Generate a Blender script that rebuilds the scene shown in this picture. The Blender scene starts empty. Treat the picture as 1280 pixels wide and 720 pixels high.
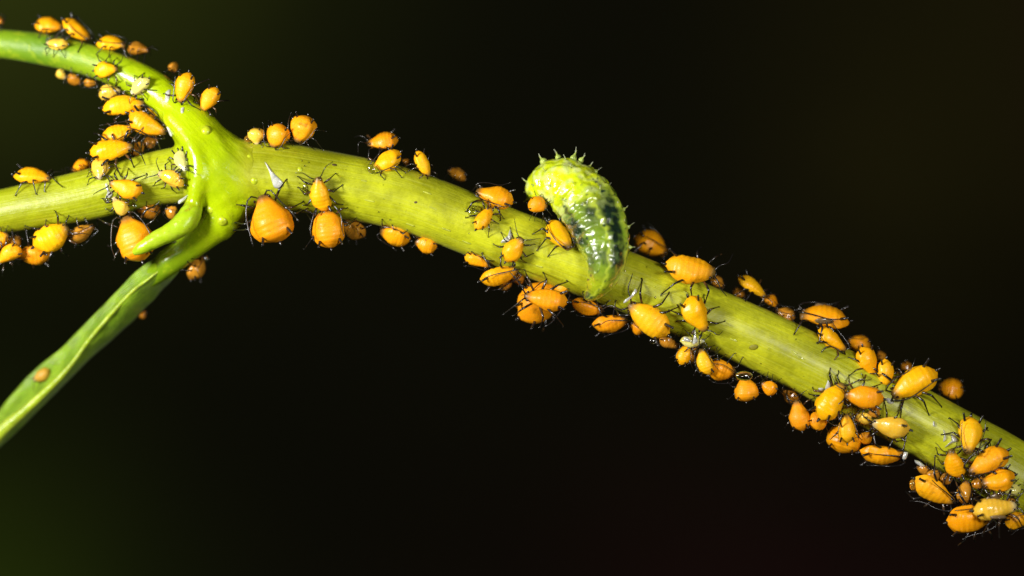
import bpy, math, random
import numpy as np
from mathutils import Vector, Matrix, noise

random.seed(7)
RNG = np.random.default_rng(7)
SC = bpy.context.scene
COL = SC.collection
R = math.radians

# ------------------------------------------------------------------ camera
CAM_D = 40.0                      # one unit is about 4 mm of the real scene
cam = bpy.data.cameras.new('camera')
cam.sensor_width = 36.0
cam.lens = 36.0 * CAM_D / 12.8
cam.clip_start = 1.0
cam.clip_end = 400.0
cam.dof.use_dof = True
cam.dof.focus_distance = CAM_D - 0.36
cam.dof.aperture_fstop = 0.055
cam_o = bpy.data.objects.new('camera', cam)
cam_o.location = (0, -CAM_D, 0)
cam_o.rotation_euler = (R(90), 0, 0)
COL.objects.link(cam_o)
SC.camera = cam_o

# ------------------------------------------------------------------ world, lamps, exposure
world = bpy.data.worlds.new('World')
SC.world = world
world.use_nodes = True
bg = world.node_tree.nodes['Background']
bg.inputs[0].default_value = (0.55, 0.7, 0.45, 1)
bg.inputs[1].default_value = 0.012


def area(name, loc, target, size, power, color):
    l = bpy.data.lights.new(name, 'AREA')
    l.shape = 'RECTANGLE'
    l.size, l.size_y = size
    l.energy = power
    l.color = color
    o = bpy.data.objects.new(name, l)
    o.location = loc
    o.rotation_euler = (Vector(target) - Vector(loc)).to_track_quat('-Z', 'Y').to_euler()
    COL.objects.link(o)
    return o


area('flash_key', (-14.5, -13.0, 3.0), (-1, 0, 0.4), (4.8, 3.6), 6000, (1.0, 0.97, 0.92))
area('flash_fill', (8.0, -17.0, 1.5), (2.5, 0, -1), (4.0, 3.0), 1900, (1.0, 0.97, 0.93))

SC.view_settings.view_transform = 'Standard'
SC.view_settings.look = 'None'
SC.view_settings.exposure = 0.0
SC.view_settings.gamma = 1.0
SC.view_settings.use_curve_mapping = False
SC.render.engine = 'CYCLES'
SC.cycles.use_denoising = True
SC.cycles.max_bounces = 10
SC.cycles.transparent_max_bounces = 8


# ------------------------------------------------------------------ picture points to places
def P(px, py, d=0.0):
    """place seen at photograph pixel (px, py), d hundredths of a unit behind the stem's axis plane"""
    f = 1 + d / (100 * CAM_D)
    return Vector(((px - 640) / 100 * f, d / 100, (360 - py) / 100 * f))


# ------------------------------------------------------------------ mesh helpers
def link(name, verts, faces, mat, parent=None, smooth=True, attrs=None, loc=None):
    me = bpy.data.meshes.new(name)
    me.from_pydata([tuple(v) for v in verts], [], [tuple(int(i) for i in f) for f in faces])
    me.update()
    if smooth:
        me.polygons.foreach_set('use_smooth', [True] * len(me.polygons))
    for k, v in (attrs or {}).items():
        v = np.asarray(v, dtype=np.float32)
        if v.ndim == 1:
            me.attributes.new(k, 'FLOAT', 'POINT').data.foreach_set('value', v)
        elif v.shape[1] == 4:
            me.attributes.new(k, 'FLOAT_COLOR', 'POINT').data.foreach_set('color', v.ravel())
        else:
            me.attributes.new(k, 'FLOAT_VECTOR', 'POINT').data.foreach_set('vector', v.ravel())
    if mat:
        me.materials.append(mat)
    o = bpy.data.objects.new(name, me)
    COL.objects.link(o)
    if parent:
        o.parent = parent
    if loc is not None:
        o.location = loc
    return o


def empty(name, loc, label, cat, group=None):
    o = bpy.data.objects.new(name, None)
    o.empty_display_size = 0.1
    o.location = loc
    COL.objects.link(o)
    tag(o, label, cat, group)
    return o


def tag(o, label, cat, group=None):
    o['label'] = label
    o['category'] = cat
    if group:
        o['group'] = group


def spline(pts, n):
    """Catmull-Rom through rows of pts, resampled evenly"""
    p = np.asarray(pts, float)
    q = np.vstack([2 * p[0] - p[1], p, 2 * p[-1] - p[-2]])
    out = []
    for i in range(1, len(q) - 2):
        a, b, c, d = q[i - 1], q[i], q[i + 1], q[i + 2]
        for t in np.linspace(0, 1, 24, endpoint=False):
            out.append(0.5 * (2 * b + (c - a) * t + (2 * a - 5 * b + 4 * c - d) * t * t + (3 * b - a - 3 * c + d) * t ** 3))
    out.append(p[-1])
    out = np.array(out)
    s = np.r_[0, np.cumsum(np.linalg.norm(np.diff(out[:, :3], axis=0), axis=1))]
    u = np.linspace(0, s[-1], n)
    return np.array([np.interp(u, s, out[:, k]) for k in range(out.shape[1])]).T


def tube(points, radii, sides=6, tip=True):
    pts = [Vector(p) for p in points]
    V, F = [], []
    n = len(pts)
    ref = None
    for i, p in enumerate(pts):
        t = (pts[min(i + 1, n - 1)] - pts[max(i - 1, 0)])
        if t.length < 1e-9:
            t = Vector((0, 0, 1))
        t.normalize()
        if ref is None:
            ref = t.orthogonal()
        ref = (ref - t * ref.dot(t))
        if ref.length < 1e-6:
            ref = t.orthogonal()
        ref.normalize()
        b = t.cross(ref)
        for k in range(sides):
            a = 2 * math.pi * k / sides
            V.append(p + (ref * math.cos(a) + b * math.sin(a)) * radii[i])
    for i in range(n - 1):
        for k in range(sides):
            k2 = (k + 1) % sides
            F.append((i * sides + k, i * sides + k2, (i + 1) * sides + k2, (i + 1) * sides + k))
    if tip:
        V.append(pts[0] - (pts[1] - pts[0]).normalized() * radii[0] * 0.5)
        V.append(pts[-1] + (pts[-1] - pts[-2]).normalized() * radii[-1] * 0.6)
        a, b = len(V) - 2, len(V) - 1
        for k in range(sides):
            k2 = (k + 1) % sides
            F.append((a, k2, k))
            F.append((b, (n - 1) * sides + k, (n - 1) * sides + k2))
    return V, F


def smooth_path(pts, n):
    return [Vector(r) for r in spline([tuple(p) for p in pts], n)]


def ball(c, r, scale=(1, 1, 1), rot=None, rings=8, segs=12):
    V, F = [], []
    c = Vector(c)
    for i in range(rings + 1):
        th = math.pi * i / rings
        for k in range(segs):
            ph = 2 * math.pi * k / segs
            v = Vector((math.sin(th) * math.cos(ph) * scale[0], math.sin(th) * math.sin(ph) * scale[1], math.cos(th) * scale[2])) * r
            if rot is not None:
                v = rot @ v
            V.append(c + v)
    for i in range(rings):
        for k in range(segs):
            k2 = (k + 1) % segs
            F.append((i * segs + k, (i + 1) * segs + k, (i + 1) * segs + k2, i * segs + k2))
    return V, F


def surface_nets(Fv, origin, h):
    """closed mesh round the negative part of a sampled field"""
    nx, ny, nz = Fv.shape
    s = Fv < 0
    cx, cy, cz = nx - 1, ny - 1, nz - 1
    cnt = np.zeros((cx, cy, cz))
    acc = np.zeros((cx, cy, cz, 3))
    corners = [(i, j, k) for i in (0, 1) for j in (0, 1) for k in (0, 1)]

    def sub(A, c):
        return A[c[0]:c[0] + cx, c[1]:c[1] + cy, c[2]:c[2] + cz]
    for ax in range(3):
        for c in corners:
            if c[ax]:
                continue
            c2 = list(c)
            c2[ax] = 1
            a, b = sub(Fv, c), sub(Fv, c2)
            m = sub(s, c) != sub(s, c2)
            t = np.where(m, a / np.where(m, a - b, 1), 0)
            cnt += m
            for q in range(3):
                acc[..., q] += np.where(m, (t if q == ax else c[q]), 0)
    act = cnt > 0
    idx = -np.ones((cx, cy, cz), int)
    idx[act] = np.arange(act.sum())
    ijk = np.argwhere(act)
    V = (ijk + acc[act] / cnt[act][:, None]) * h + np.asarray(origin)
    Q = []
    for ax in range(3):
        o1, o2 = [(1, 2), (2, 0), (0, 1)][ax]
        lo = [slice(1, -1)] * 3
        lo[ax] = slice(0, -1)
        hi = [slice(1, -1)] * 3
        hi[ax] = slice(1, None)
        A, B = s[tuple(lo)], s[tuple(hi)]
        off = np.array([1, 1, 1])
        off[ax] = 0
        for flag, rev in ((A & ~B, False), (~A & B, True)):
            e = np.argwhere(flag) + off
            if not len(e):
                continue
            def cell(d1, d2):
                f = e.copy()
                f[:, o1] -= d1
                f[:, o2] -= d2
                return idx[f[:, 0], f[:, 1], f[:, 2]]
            q = np.stack([cell(1, 1), cell(0, 1), cell(0, 0), cell(1, 0)], 1)
            Q.append(q[:, ::-1] if rev else q)
    Q = np.vstack(Q)
    return V, Q


def relax(V, Q, it=3, lam=0.5):
    e = np.vstack([Q[:, [0, 1]], Q[:, [1, 2]], Q[:, [2, 3]], Q[:, [3, 0]]])
    e = np.vstack([e, e[:, ::-1]])
    deg = np.bincount(e[:, 0], minlength=len(V))[:, None]
    for _ in range(it):
        S = np.zeros_like(V)
        for k in range(3):
            S[:, k] = np.bincount(e[:, 0], weights=V[e[:, 1], k], minlength=len(V))
        V = V + lam * (S / deg - V)
    return V


# ------------------------------------------------------------------ materials
class Mat:
    def __init__(self, name):
        self.m = bpy.data.materials.new(name)
        self.m.use_nodes = True
        self.n = self.m.node_tree.nodes
        self.l = self.m.node_tree.links
        self.p = self.n['Principled BSDF']

    def node(self, t, **kw):
        x = self.n.new(t)
        for k, v in kw.items():
            if k in x.inputs:
                x.inputs[k].default_value = v
            else:
                setattr(x, k, v)
        return x

    def set(self, **kw):
        for k, v in kw.items():
            self.p.inputs[k.replace('_', ' ')].default_value = v
        return self

    def ramp(self, stops, src):
        r = self.n.new('ShaderNodeValToRGB')
        e = r.color_ramp.elements
        while len(e) < len(stops):
            e.new(0.5)
        for el, (pos, c) in zip(e, stops):
            el.position = pos
            el.color = (*c, 1) if len(c) == 3 else c
        self.l.new(src, r.inputs[0])
        return r.outputs[0]

    def mix(self, a, b, fac, mode='MIX'):
        x = self.n.new('ShaderNodeMix')
        x.data_type = 'RGBA'
        x.blend_type = mode
        for s, v in ((x.inputs[6], a), (x.inputs[7], b), (x.inputs[0], fac)):
            if isinstance(v, bpy.types.NodeSocket):
                self.l.new(v, s)
            elif isinstance(v, (int, float)):
                s.default_value = v
            else:
                s.default_value = (*v, 1)
        return x.outputs[2]

    def noise(self, scale, detail=3, vec=None, rough=0.55):
        x = self.n.new('ShaderNodeTexNoise')
        x.inputs['Scale'].default_value = scale
        x.inputs['Detail'].default_value = detail
        x.inputs['Roughness'].default_value = rough
        if vec is not None:
            self.l.new(vec, x.inputs['Vector'])
        return x.outputs['Fac']

    def coord(self, kind='Object'):
        return self.n.new('ShaderNodeTexCoord').outputs[kind]

    def attr(self, name, out='Fac'):
        x = self.n.new('ShaderNodeAttribute')
        x.attribute_name = name
        return x.outputs[out]

    def mapping(self, vec, scale):
        x = self.n.new('ShaderNodeMapping')
        x.inputs['Scale'].default_value = scale
        self.l.new(vec, x.inputs['Vector'])
        return x.outputs[0]

    def bump(self, h, strength, dist=0.02):
        x = self.n.new('ShaderNodeBump')
        x.inputs['Strength'].default_value = strength
        x.inputs['Distance'].default_value = dist
        self.l.new(h, x.inputs['Height'])
        self.l.new(x.outputs[0], self.p.inputs['Normal'])

    def math(self, op, a, b=None, clamp=False):
        x = self.n.new('ShaderNodeMath')
        x.operation = op
        x.use_clamp = clamp
        for i, v in enumerate((a, b)):
            if v is None:
                continue
            if isinstance(v, bpy.types.NodeSocket):
                self.l.new(v, x.inputs[i])
            else:
                x.inputs[i].default_value = v
        return x.outputs[0]

    def base(self, sock):
        self.l.new(sock, self.p.inputs['Base Color'])


def mat_stem(name, left, right, dark, rough=0.42, sss=0.22, stalk=False):
    M = Mat(name)
    co = M.coord('Object')
    sx = M.node('ShaderNodeSeparateXYZ')
    M.l.new(co, sx.inputs[0])
    f = M.math('MULTIPLY_ADD', sx.outputs[0], 0.085)
    f.node.inputs[2].default_value = 0.5
    c = M.mix(left, right, M.math('MAXIMUM', M.math('MINIMUM', f, 1.0), 0.0))
    blot = M.ramp([(0.40, (0, 0, 0)), (0.66, (1, 1, 1))], M.noise(1.1, 5, co, 0.62))
    c = M.mix(c, dark, M.math('MULTIPLY', blot, 0.7))
    fine = M.ramp([(0.42, (0, 0, 0)), (0.66, (1, 1, 1))], M.noise(7.0, 5, co, 0.65))
    c = M.mix(c, dark, M.math('MULTIPLY', fine, 0.35))
    uv = M.attr('flow', 'Vector')
    fib = M.noise(1.0, 4, M.mapping(uv, (1.1, 15.0, 12.0)), 0.6)
    c = M.mix(c, (0.50, 0.54, 0.07), M.math('MULTIPLY', M.ramp([(0.48, (0, 0, 0)), (0.7, (1, 1, 1))], fib), 0.38))
    sp = M.noise(26.0, 2, co)
    c = M.mix(c, (0.16, 0.17, 0.01), M.math('MULTIPLY', M.ramp([(0.66, (0, 0, 0)), (0.74, (1, 1, 1))], sp), 0.3))
    if stalk:
        ln = M.attr('run')
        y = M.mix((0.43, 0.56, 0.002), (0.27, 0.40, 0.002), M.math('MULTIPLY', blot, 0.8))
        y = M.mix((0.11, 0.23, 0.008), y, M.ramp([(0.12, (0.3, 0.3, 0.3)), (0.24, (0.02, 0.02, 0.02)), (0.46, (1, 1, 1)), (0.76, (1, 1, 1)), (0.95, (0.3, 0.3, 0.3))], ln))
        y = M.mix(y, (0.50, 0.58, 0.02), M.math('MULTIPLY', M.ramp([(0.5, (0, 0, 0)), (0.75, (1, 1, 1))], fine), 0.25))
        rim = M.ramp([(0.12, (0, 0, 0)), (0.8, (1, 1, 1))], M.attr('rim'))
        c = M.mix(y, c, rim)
        rg = M.math('MULTIPLY_ADD', rim, rough - 0.22)
        rg.node.inputs[2].default_value = 0.22
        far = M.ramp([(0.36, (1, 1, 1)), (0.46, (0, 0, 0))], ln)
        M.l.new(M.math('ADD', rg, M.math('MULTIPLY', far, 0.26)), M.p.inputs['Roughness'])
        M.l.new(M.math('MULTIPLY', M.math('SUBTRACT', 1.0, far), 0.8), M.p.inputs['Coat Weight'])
    M.base(c)
    h = M.math('ADD', M.math('MULTIPLY', fib, 1.0), M.math('MULTIPLY', M.noise(22, 4, co), 0.5))
    h = M.math('ADD', h, M.math('MULTIPLY', M.noise(5, 3, co), 0.9))
    M.bump(h, 0.34, 0.03)
    M.set(Roughness=rough, Subsurface_Weight=sss, Subsurface_Radius=(0.9, 1.0, 0.25), Subsurface_Scale=0.10, Specular_IOR_Level=0.36,
          Coat_Weight=0.30 if stalk else 0.10, Coat_Roughness=0.15 if stalk else 0.24, Sheen_Weight=0.03, Sheen_Roughness=0.25, Sheen_Tint=(0.8, 0.9, 0.75, 1))
    return M.m


def mat_aphid(name, col, deep, head, wax=0.10, rough=0.46):
    M = Mat(name)
    co = M.coord('Object')
    oi = M.node('ShaderNodeObjectInfo')
    c = M.mix(col, deep, oi.outputs['Random'])
    mot = M.ramp([(0.35, (0, 0, 0)), (0.7, (1, 1, 1))], M.noise(9, 3, co))
    c = M.mix(c, deep, M.math('MULTIPLY', mot, 0.35))
    al = M.attr('along')
    c = M.mix(head, c, M.ramp([(0.05, (0, 0, 0)), (0.19, (1, 1, 1))], al))
    c = M.mix(c, deep, M.math('MULTIPLY', M.ramp([(0.72, (0, 0, 0)), (1.0, (1, 1, 1))], al), 0.6))
    wx = M.ramp([(0.56, (0, 0, 0)), (0.72, (1, 1, 1))], M.noise(38, 3, co))
    c = M.mix(c, (0.95, 0.72, 0.22), M.math('MULTIPLY', wx, wax))
    vary = M.math('MULTIPLY_ADD', oi.outputs['Random'], 23.7)
    vary.node.inputs[2].default_value = 0.3
    vary = M.math('FRACT', vary)
    loc = M.node('ShaderNodeVectorMath', operation='ADD')
    M.l.new(co, loc.inputs[0])
    M.l.new(oi.outputs['Location'], loc.inputs[1])
    smudge = M.ramp([(0.60, (0, 0, 0)), (0.72, (1, 1, 1))], M.noise(6.5, 4, loc.outputs[0], 0.6))
    c = M.mix(c, tuple(x * 0.28 for x in deep), M.math('MULTIPLY', M.math('MULTIPLY', smudge, vary), 0.7))
    rg = M.math('MULTIPLY_ADD', vary, 0.22)
    rg.node.inputs[2].default_value = rough - 0.16
    M.l.new(rg, M.p.inputs['Roughness'])
    M.base(c)
    M.bump(M.math('ADD', M.noise(48, 3, co), M.math('MULTIPLY', M.noise(15, 2, co), 1.0)), 0.24, 0.012)
    M.set(Subsurface_Weight=0.2, Subsurface_Radius=(1.0, 0.6, 0.1), Subsurface_Scale=0.04, Specular_IOR_Level=0.27, Coat_Weight=0.06 if rough > 0.4 else 0.5, Coat_Roughness=0.12)
    return M.m


def plain(name, col, **kw):
    M = Mat(name)
    co = M.coord('Object')
    d = tuple(max(0.0, x * 0.55) for x in col)
    M.base(M.mix(col, d, M.ramp([(0.35, (0, 0, 0)), (0.7, (1, 1, 1))], M.noise(14, 3, co))))
    M.set(**kw)
    return M.m


STEM_COL = ((0.255, 0.33, 0.001), (0.66, 0.68, 0.018), (0.17, 0.18, 0.001))
M_STEM = mat_stem('stem_skin', *STEM_COL)
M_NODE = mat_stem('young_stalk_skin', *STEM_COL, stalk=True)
M_BUD = mat_stem('bud_skin', (0.40, 0.56, 0.01), (0.40, 0.56, 0.01), (0.26, 0.42, 0.01), rough=0.26, sss=0.3)
M_BUMP = plain('bump_skin', (0.52, 0.62, 0.02), Roughness=0.3, Subsurface_Weight=0.3, Subsurface_Radius=(0.8, 1, 0.2), Subsurface_Scale=0.05)
M_APH = {
    'y': mat_aphid('aphid_yellow', (0.98, 0.51, 0.003), (0.95, 0.40, 0.002), (0.17, 0.10, 0.02)),
    'o': mat_aphid('aphid_orange', (0.94, 0.41, 0.003), (0.86, 0.31, 0.002), (0.14, 0.07, 0.015)),
    'p': mat_aphid('aphid_pale', (0.86, 0.58, 0.07), (0.78, 0.45, 0.03), (0.50, 0.40, 0.20), wax=0.3, rough=0.28),
    'g': mat_aphid('aphid_whitish', (0.72, 0.68, 0.24), (0.60, 0.55, 0.09), (0.7, 0.7, 0.5), wax=0.6, rough=0.16),
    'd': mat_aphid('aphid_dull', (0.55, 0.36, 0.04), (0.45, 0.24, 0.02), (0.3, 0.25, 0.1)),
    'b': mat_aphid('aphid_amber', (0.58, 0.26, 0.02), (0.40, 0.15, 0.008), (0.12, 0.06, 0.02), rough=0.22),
}
M_BLACK = plain('insect_black', (0.012, 0.010, 0.010), Roughness=0.28, Coat_Weight=0.4, Coat_Roughness=0.1)
M_LEG = Mat('leg_black')
_c = M_LEG.coord('Object')
M_LEG.base(M_LEG.mix((0.010, 0.008, 0.007), (0.16, 0.075, 0.02), M_LEG.ramp([(0.55, (0, 0, 0)), (0.78, (1, 1, 1))], M_LEG.noise(7, 2, _c))))
M_LEG.set(Roughness=0.25, Coat_Weight=0.4, Coat_Roughness=0.1)
M_LEG = M_LEG.m
M_EYE = plain('insect_eye', (0.03, 0.012, 0.008), Roughness=0.15, Coat_Weight=0.6, Coat_Roughness=0.05)
M_PAD = plain('wing_pad_skin', (0.20, 0.13, 0.06), Roughness=0.22, Coat_Weight=0.5)
M_GLINT = plain('glint_white', (0.86, 0.88, 0.82), Roughness=0.12, Coat_Weight=1.0, Coat_Roughness=0.12, Transmission_Weight=0.3)  # white base colour paints the shine of wet honeydew
M_DROP = plain('honeydew_clear', (0.97, 0.97, 0.90), Roughness=0.10, Transmission_Weight=1.0, IOR=1.45, Coat_Weight=1.0, Coat_Roughness=0.12)
M_AMBER = plain('honeydew_amber', (0.95, 0.50, 0.05), Roughness=0.05, Transmission_Weight=0.75, IOR=1.4)
M_HAIR = plain('larva_hair', (0.62, 0.66, 0.45), Roughness=0.25, Transmission_Weight=0.2)

# ------------------------------------------------------------------ backdrop: far vegetation, out of focus
def build_backdrop():
    M = Mat('dark_vegetation')
    co = M.coord('Object')
    sx = M.node('ShaderNodeSeparateXYZ')
    M.l.new(co, sx.inputs[0])
    def blob(x, z, rx, rz):
        a = M.math('POWER', M.math('MULTIPLY', M.math('SUBTRACT', sx.outputs[0], x), 1 / rx), 2)
        b = M.math('POWER', M.math('MULTIPLY', M.math('SUBTRACT', sx.outputs[2], z), 1 / rz), 2)
        return M.math('POWER', 2.718, M.math('MULTIPLY', M.math('ADD', a, b), -1.0))
    c = (0.0055, 0.0050, 0.0010)
    c = M.mix(c, (0.085, 0.112, 0.012), blob(-11.5, 8.0, 6.0, 5.0))
    c = M.mix(c, (0.050, 0.085, 0.004), blob(-11.8, -7.6, 3.8, 4.4))
    c = M.mix(c, (0.030, 0.025, 0.004), blob(9.0, 3.5, 4.0, 5.0))
    c = M.mix(c, (0.040, 0.010, 0.010), blob(12.4, 5.5, 1.5, 5.0))
    c = M.mix(c, (0.022, 0.006, 0.006), blob(6.0, -6.5, 6.0, 3.0))
    c = M.mix(c, (0.004, 0.005, 0.001), M.math('MULTIPLY', M.noise(0.35, 3, co), 0.5))
    M.base(c)
    M.set(Roughness=0.9, Specular_IOR_Level=0.1)
    V, F = [], []
    nx, nz = 24, 16
    for i in range(nx + 1):
        for k in range(nz + 1):
            x, z = -30 + 60 * i / nx, -20 + 40 * k / nz
            V.append((x, 24 - 0.006 * (x * x + z * z) + 0.6 * noise.noise((x * .2, z * .2, 3)), z))
    for i in range(nx):
        for k in range(nz):
            a = i * (nz + 1) + k
            F.append((a, a + nz + 1, a + nz + 2, a + 1))
    o = link('backdrop', V, F, M.m)
    o['kind'] = 'structure'


build_backdrop()

# ------------------------------------------------------------------ the plant
STEM = spline([(-160, 300, 30, 40), (-60, 280, 27, 26), (0, 265, 27.5, 18), (100, 246, 31, 10), (200, 222, 34, 4), (270, 216, 39, 0), (330, 218, 42, 0), (395, 227, 41, 0), (507, 250, 39, 0),
               (631, 297, 37.5, 0), (778, 350, 37, 0), (889, 398, 37.5, 0), (978, 438, 38, 0), (1090, 495, 39.5, 0), (1201, 556, 41.5, 0), (1265, 593, 43, 0), (1400, 680, 45, 0)], 420)
STALK = spline([(-90, 58, 18, 75), (-40, 54, 18, 66), (0, 54.5, 17.8, 58), (50, 61, 19.5, 46), (100, 72, 19.5, 34), (145, 87, 20.5, 22), (185, 107, 22.5, 12), (214, 129, 24, 2), (238, 155, 28, -6),
                (258, 186, 33, -9), (272, 218, 36, -6), (282, 248, 33, -2), (276, 272, 26, -1), (258, 291, 20, 2), (236, 309, 18, 8), (212, 327, 17, 14), (194, 343, 13, 22), (180, 356, 8, 27)], 150)
RIDGE = spline([(214, 148, 10, -19), (231, 166, 12, -26), (245, 190, 13, -34), (250, 214, 13, -37), (247, 236, 12, -34), (242, 256, 10, -29)], 44)
BUD = spline([(244, 252, 8, -26), (240, 264, 13, -33), (231, 278, 14.5, -40), (214, 290, 12, -44), (196, 299, 10.5, -46), (181, 307.5, 8.6, -46), (172, 313, 6.2, -45), (167, 316, 3.5, -44)], 44)


def world_chain(c):
    w = np.array([tuple(P(x, y, d)) for x, y, r, d in c])
    return w, c[:, 2] / 100 * (1 + c[:, 3] / (100 * CAM_D))


W_STEM, R_STEM = world_chain(STEM)
W_STALK, R_STALK = world_chain(STALK)
W_RIDGE, R_RIDGE = world_chain(RIDGE)
W_BUD, R_BUD = world_chain(BUD)


def chain_sdf(pts, w, r):
    best = np.full(len(pts), 1e9, np.float32)
    for c, rr in zip(w.astype(np.float32), r.astype(np.float32)):
        d = np.sqrt(((pts - c) ** 2).sum(1)) - rr
        np.minimum(best, d, out=best)
    return best


def smin(a, b, k):
    h = np.clip(0.5 + 0.5 * (b - a) / k, 0, 1)
    return b * (1 - h) + a * h - k * h * (1 - h)


plant = empty('milkweed_plant', P(270, 216), 'bright green plant stem with a thick joint, upper branch, bud and narrow folded leaf', 'plant')
plant_off = -Vector(plant.location)


def pl(name, V, F, mat, **kw):
    o = link(name, [Vector(v) + plant_off for v in V], F, mat, plant, **kw)
    return o


def build_stem():
    sides = 72
    V, F, fl = [], [], []
    n = len(W_STEM)
    s = 0.0
    for i in range(n):
        t = Vector(W_STEM[min(i + 1, n - 1)] - W_STEM[max(i - 1, 0)]).normalized()
        a0 = Vector((0, -1, 0))
        a0 = (a0 - t * a0.dot(t)).normalized()
        b0 = t.cross(a0)
        if i:
            s += float(np.linalg.norm(W_STEM[i] - W_STEM[i - 1]))
        for k in range(sides):
            a = 2 * math.pi * k / sides
            dv = a0 * math.cos(a) + b0 * math.sin(a)
            r = R_STEM[i] * (1 + 0.012 * math.sin(5 * a + 1.3) + 0.02 * noise.noise((s * 0.9, math.cos(a) * 1.2, math.sin(a) * 1.2)))
            V.append(Vector(W_STEM[i]) + dv * r)
            fl.append((s, math.cos(a) * 0.9, math.sin(a) * 0.9))
    for i in range(n - 1):
        for k in range(sides):
            k2 = (k + 1) % sides
            F.append((i * sides + k, (i + 1) * sides + k, (i + 1) * sides + k2, i * sides + k2))
    F.append(tuple(range(sides)))
    F.append(tuple((n - 1) * sides + k for k in range(sides))[::-1])
    pl('stem', V, F, M_STEM, attrs={'flow': fl})


build_stem()


def build_stalk():
    h = 0.019
    lo = np.array([-7.3, -0.75, -0.25])
    hi = np.array([-2.75, 1.0, 3.4])
    n = np.ceil((hi - lo) / h).astype(int)
    ax = [lo[k] + h * np.arange(n[k]) for k in range(3)]
    G = np.stack(np.meshgrid(*ax, indexing='ij'), -1).reshape(-1, 3).astype(np.float32)
    D = np.full(len(G), 1.0, np.float32)
    rough = np.zeros(len(G), bool)
    for c, r in zip(W_STALK[::4], R_STALK[::4]):
        rough |= ((G - c.astype(np.float32)) ** 2).sum(1) < (r + 0.42) ** 2
    S = G[rough]
    a = chain_sdf(S, W_STALK, R_STALK)
    a = smin(a, chain_sdf(S, W_RIDGE, R_RIDGE), 0.06)
    a = smin(a, chain_sdf(S, W_BUD[:14], R_BUD[:14] * 0.97), 0.05)
    kn = np.exp(-((S[:, 0] + 3.35) / 0.42) ** 2 - ((S[:, 2] - 1.5) / 0.9) ** 2)
    a = a + 0.016 * kn * (np.sin(S[:, 0] * 17 + 2 * np.sin(S[:, 2] * 9)) * np.sin(S[:, 2] * 19 + S[:, 1] * 9) + 0.5 * np.sin(S[:, 0] * 31 + S[:, 2] * 23))
    kk = np.clip((S[:, 0] + 4.1) / 0.6, 0, 1)
    kk = 0.08 + 0.15 * kk * kk * (3 - 2 * kk)
    m = (W_STEM[:, 0] > -5.6) & (W_STEM[:, 0] < -1.8)
    b = chain_sdf(S, W_STEM[m], R_STEM[m])
    u = smin(a, b, kk) - 0.0015
    clip = a - (kk + 0.005)
    D[rough] = np.maximum(u, clip)
    V, Q = surface_nets(D.reshape(n), lo, h)
    V = relax(V, Q, 3)
    va = chain_sdf(V.astype(np.float32), W_STALK, R_STALK)
    va = smin(va, chain_sdf(V.astype(np.float32), W_RIDGE, R_RIDGE), 0.10)
    kv = np.clip((V[:, 0] + 4.1) / 0.6, 0, 1)
    rim = np.clip(va / (0.07 + 0.14 * kv), 0, 1)
    run = np.array([((W_STALK - v) ** 2).sum(1).argmin() for v in V]) / (len(W_STALK) - 1)
    fl = [(v[0] * 0.7 - v[2] * 0.7, v[0] * 0.7 + v[2] * 0.7, v[1]) for v in V]
    pl('side_branch', V, Q, M_NODE, attrs={'flow': fl, 'rim': rim, 'run': run})


build_stalk()


def loft(w, r, sides, bumpy=0.0, seed=0.0):
    V, F = [], []
    n = len(w)
    for i in range(n):
        t = Vector(w[min(i + 1, n - 1)] - w[max(i - 1, 0)]).normalized()
        a0 = Vector((0, -1, 0))
        a0 = (a0 - t * a0.dot(t)).normalized()
        b0 = t.cross(a0)
        for k in range(sides):
            a = 2 * math.pi * k / sides
            dv = a0 * math.cos(a) + b0 * math.sin(a)
            p = Vector(w[i]) + dv * r[i]
            if bumpy:
                p += dv * bumpy * noise.noise(p * 14 + Vector((seed, 0, 0)))
            V.append(p)
    for i in range(n - 1):
        for k in range(sides):
            k2 = (k + 1) % sides
            F.append((i * sides + k, (i + 1) * sides + k, (i + 1) * sides + k2, i * sides + k2))
    for i, rev in ((0, False), (n - 1, True)):
        t = Vector(w[1] - w[0]).normalized() * -1 if i == 0 else Vector(w[-1] - w[-2]).normalized()
        V.append(Vector(w[i]) + t * r[i] * 0.55)
        c = len(V) - 1
        for k in range(sides):
            k2 = (k + 1) % sides
            f = (i * sides + k, i * sides + k2, c)
            F.append(f[::-1] if rev else f)
    return V, F


V, F = loft(W_BUD, R_BUD, 36, 0.007, 4)
pl('bud', V, F, M_BUD, attrs={'flow': [(v[0], v[2], v[1]) for v in V]})


# ------------------------------------------------------------------ support queries
ALL_C = np.vstack([STEM, STALK, RIDGE, BUD])
ALL_W = np.vstack([W_STEM, W_STALK, W_RIDGE, W_BUD])
ALL_R = np.r_[R_STEM, R_STALK, R_RIDGE, R_BUD]


def front(px, py):
    """depth and outward direction of the plant surface seen at a pixel, or None"""
    rho2 = (ALL_C[:, 0] - px) ** 2 + (ALL_C[:, 1] - py) ** 2
    r = ALL_C[:, 2]
    m = rho2 < r * r
    if not m.any():
        return None
    z = np.where(m, ALL_C[:, 3] - np.sqrt(np.maximum(r * r - rho2, 0)), 1e9)
    i = int(z.argmin())
    v = Vector((px - ALL_C[i, 0], z[i] - ALL_C[i, 3], -(py - ALL_C[i, 1]))).normalized()
    return z[i], v


def nearest2d(px, py):
    d = np.hypot(ALL_C[:, 0] - px, ALL_C[:, 1] - py) - ALL_C[:, 2]
    i = int(d.argmin())
    v = Vector((px - ALL_C[i, 0], 0, -(py - ALL_C[i, 1]))).normalized()
    return ALL_C[i, 3], v, d[i]


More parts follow.
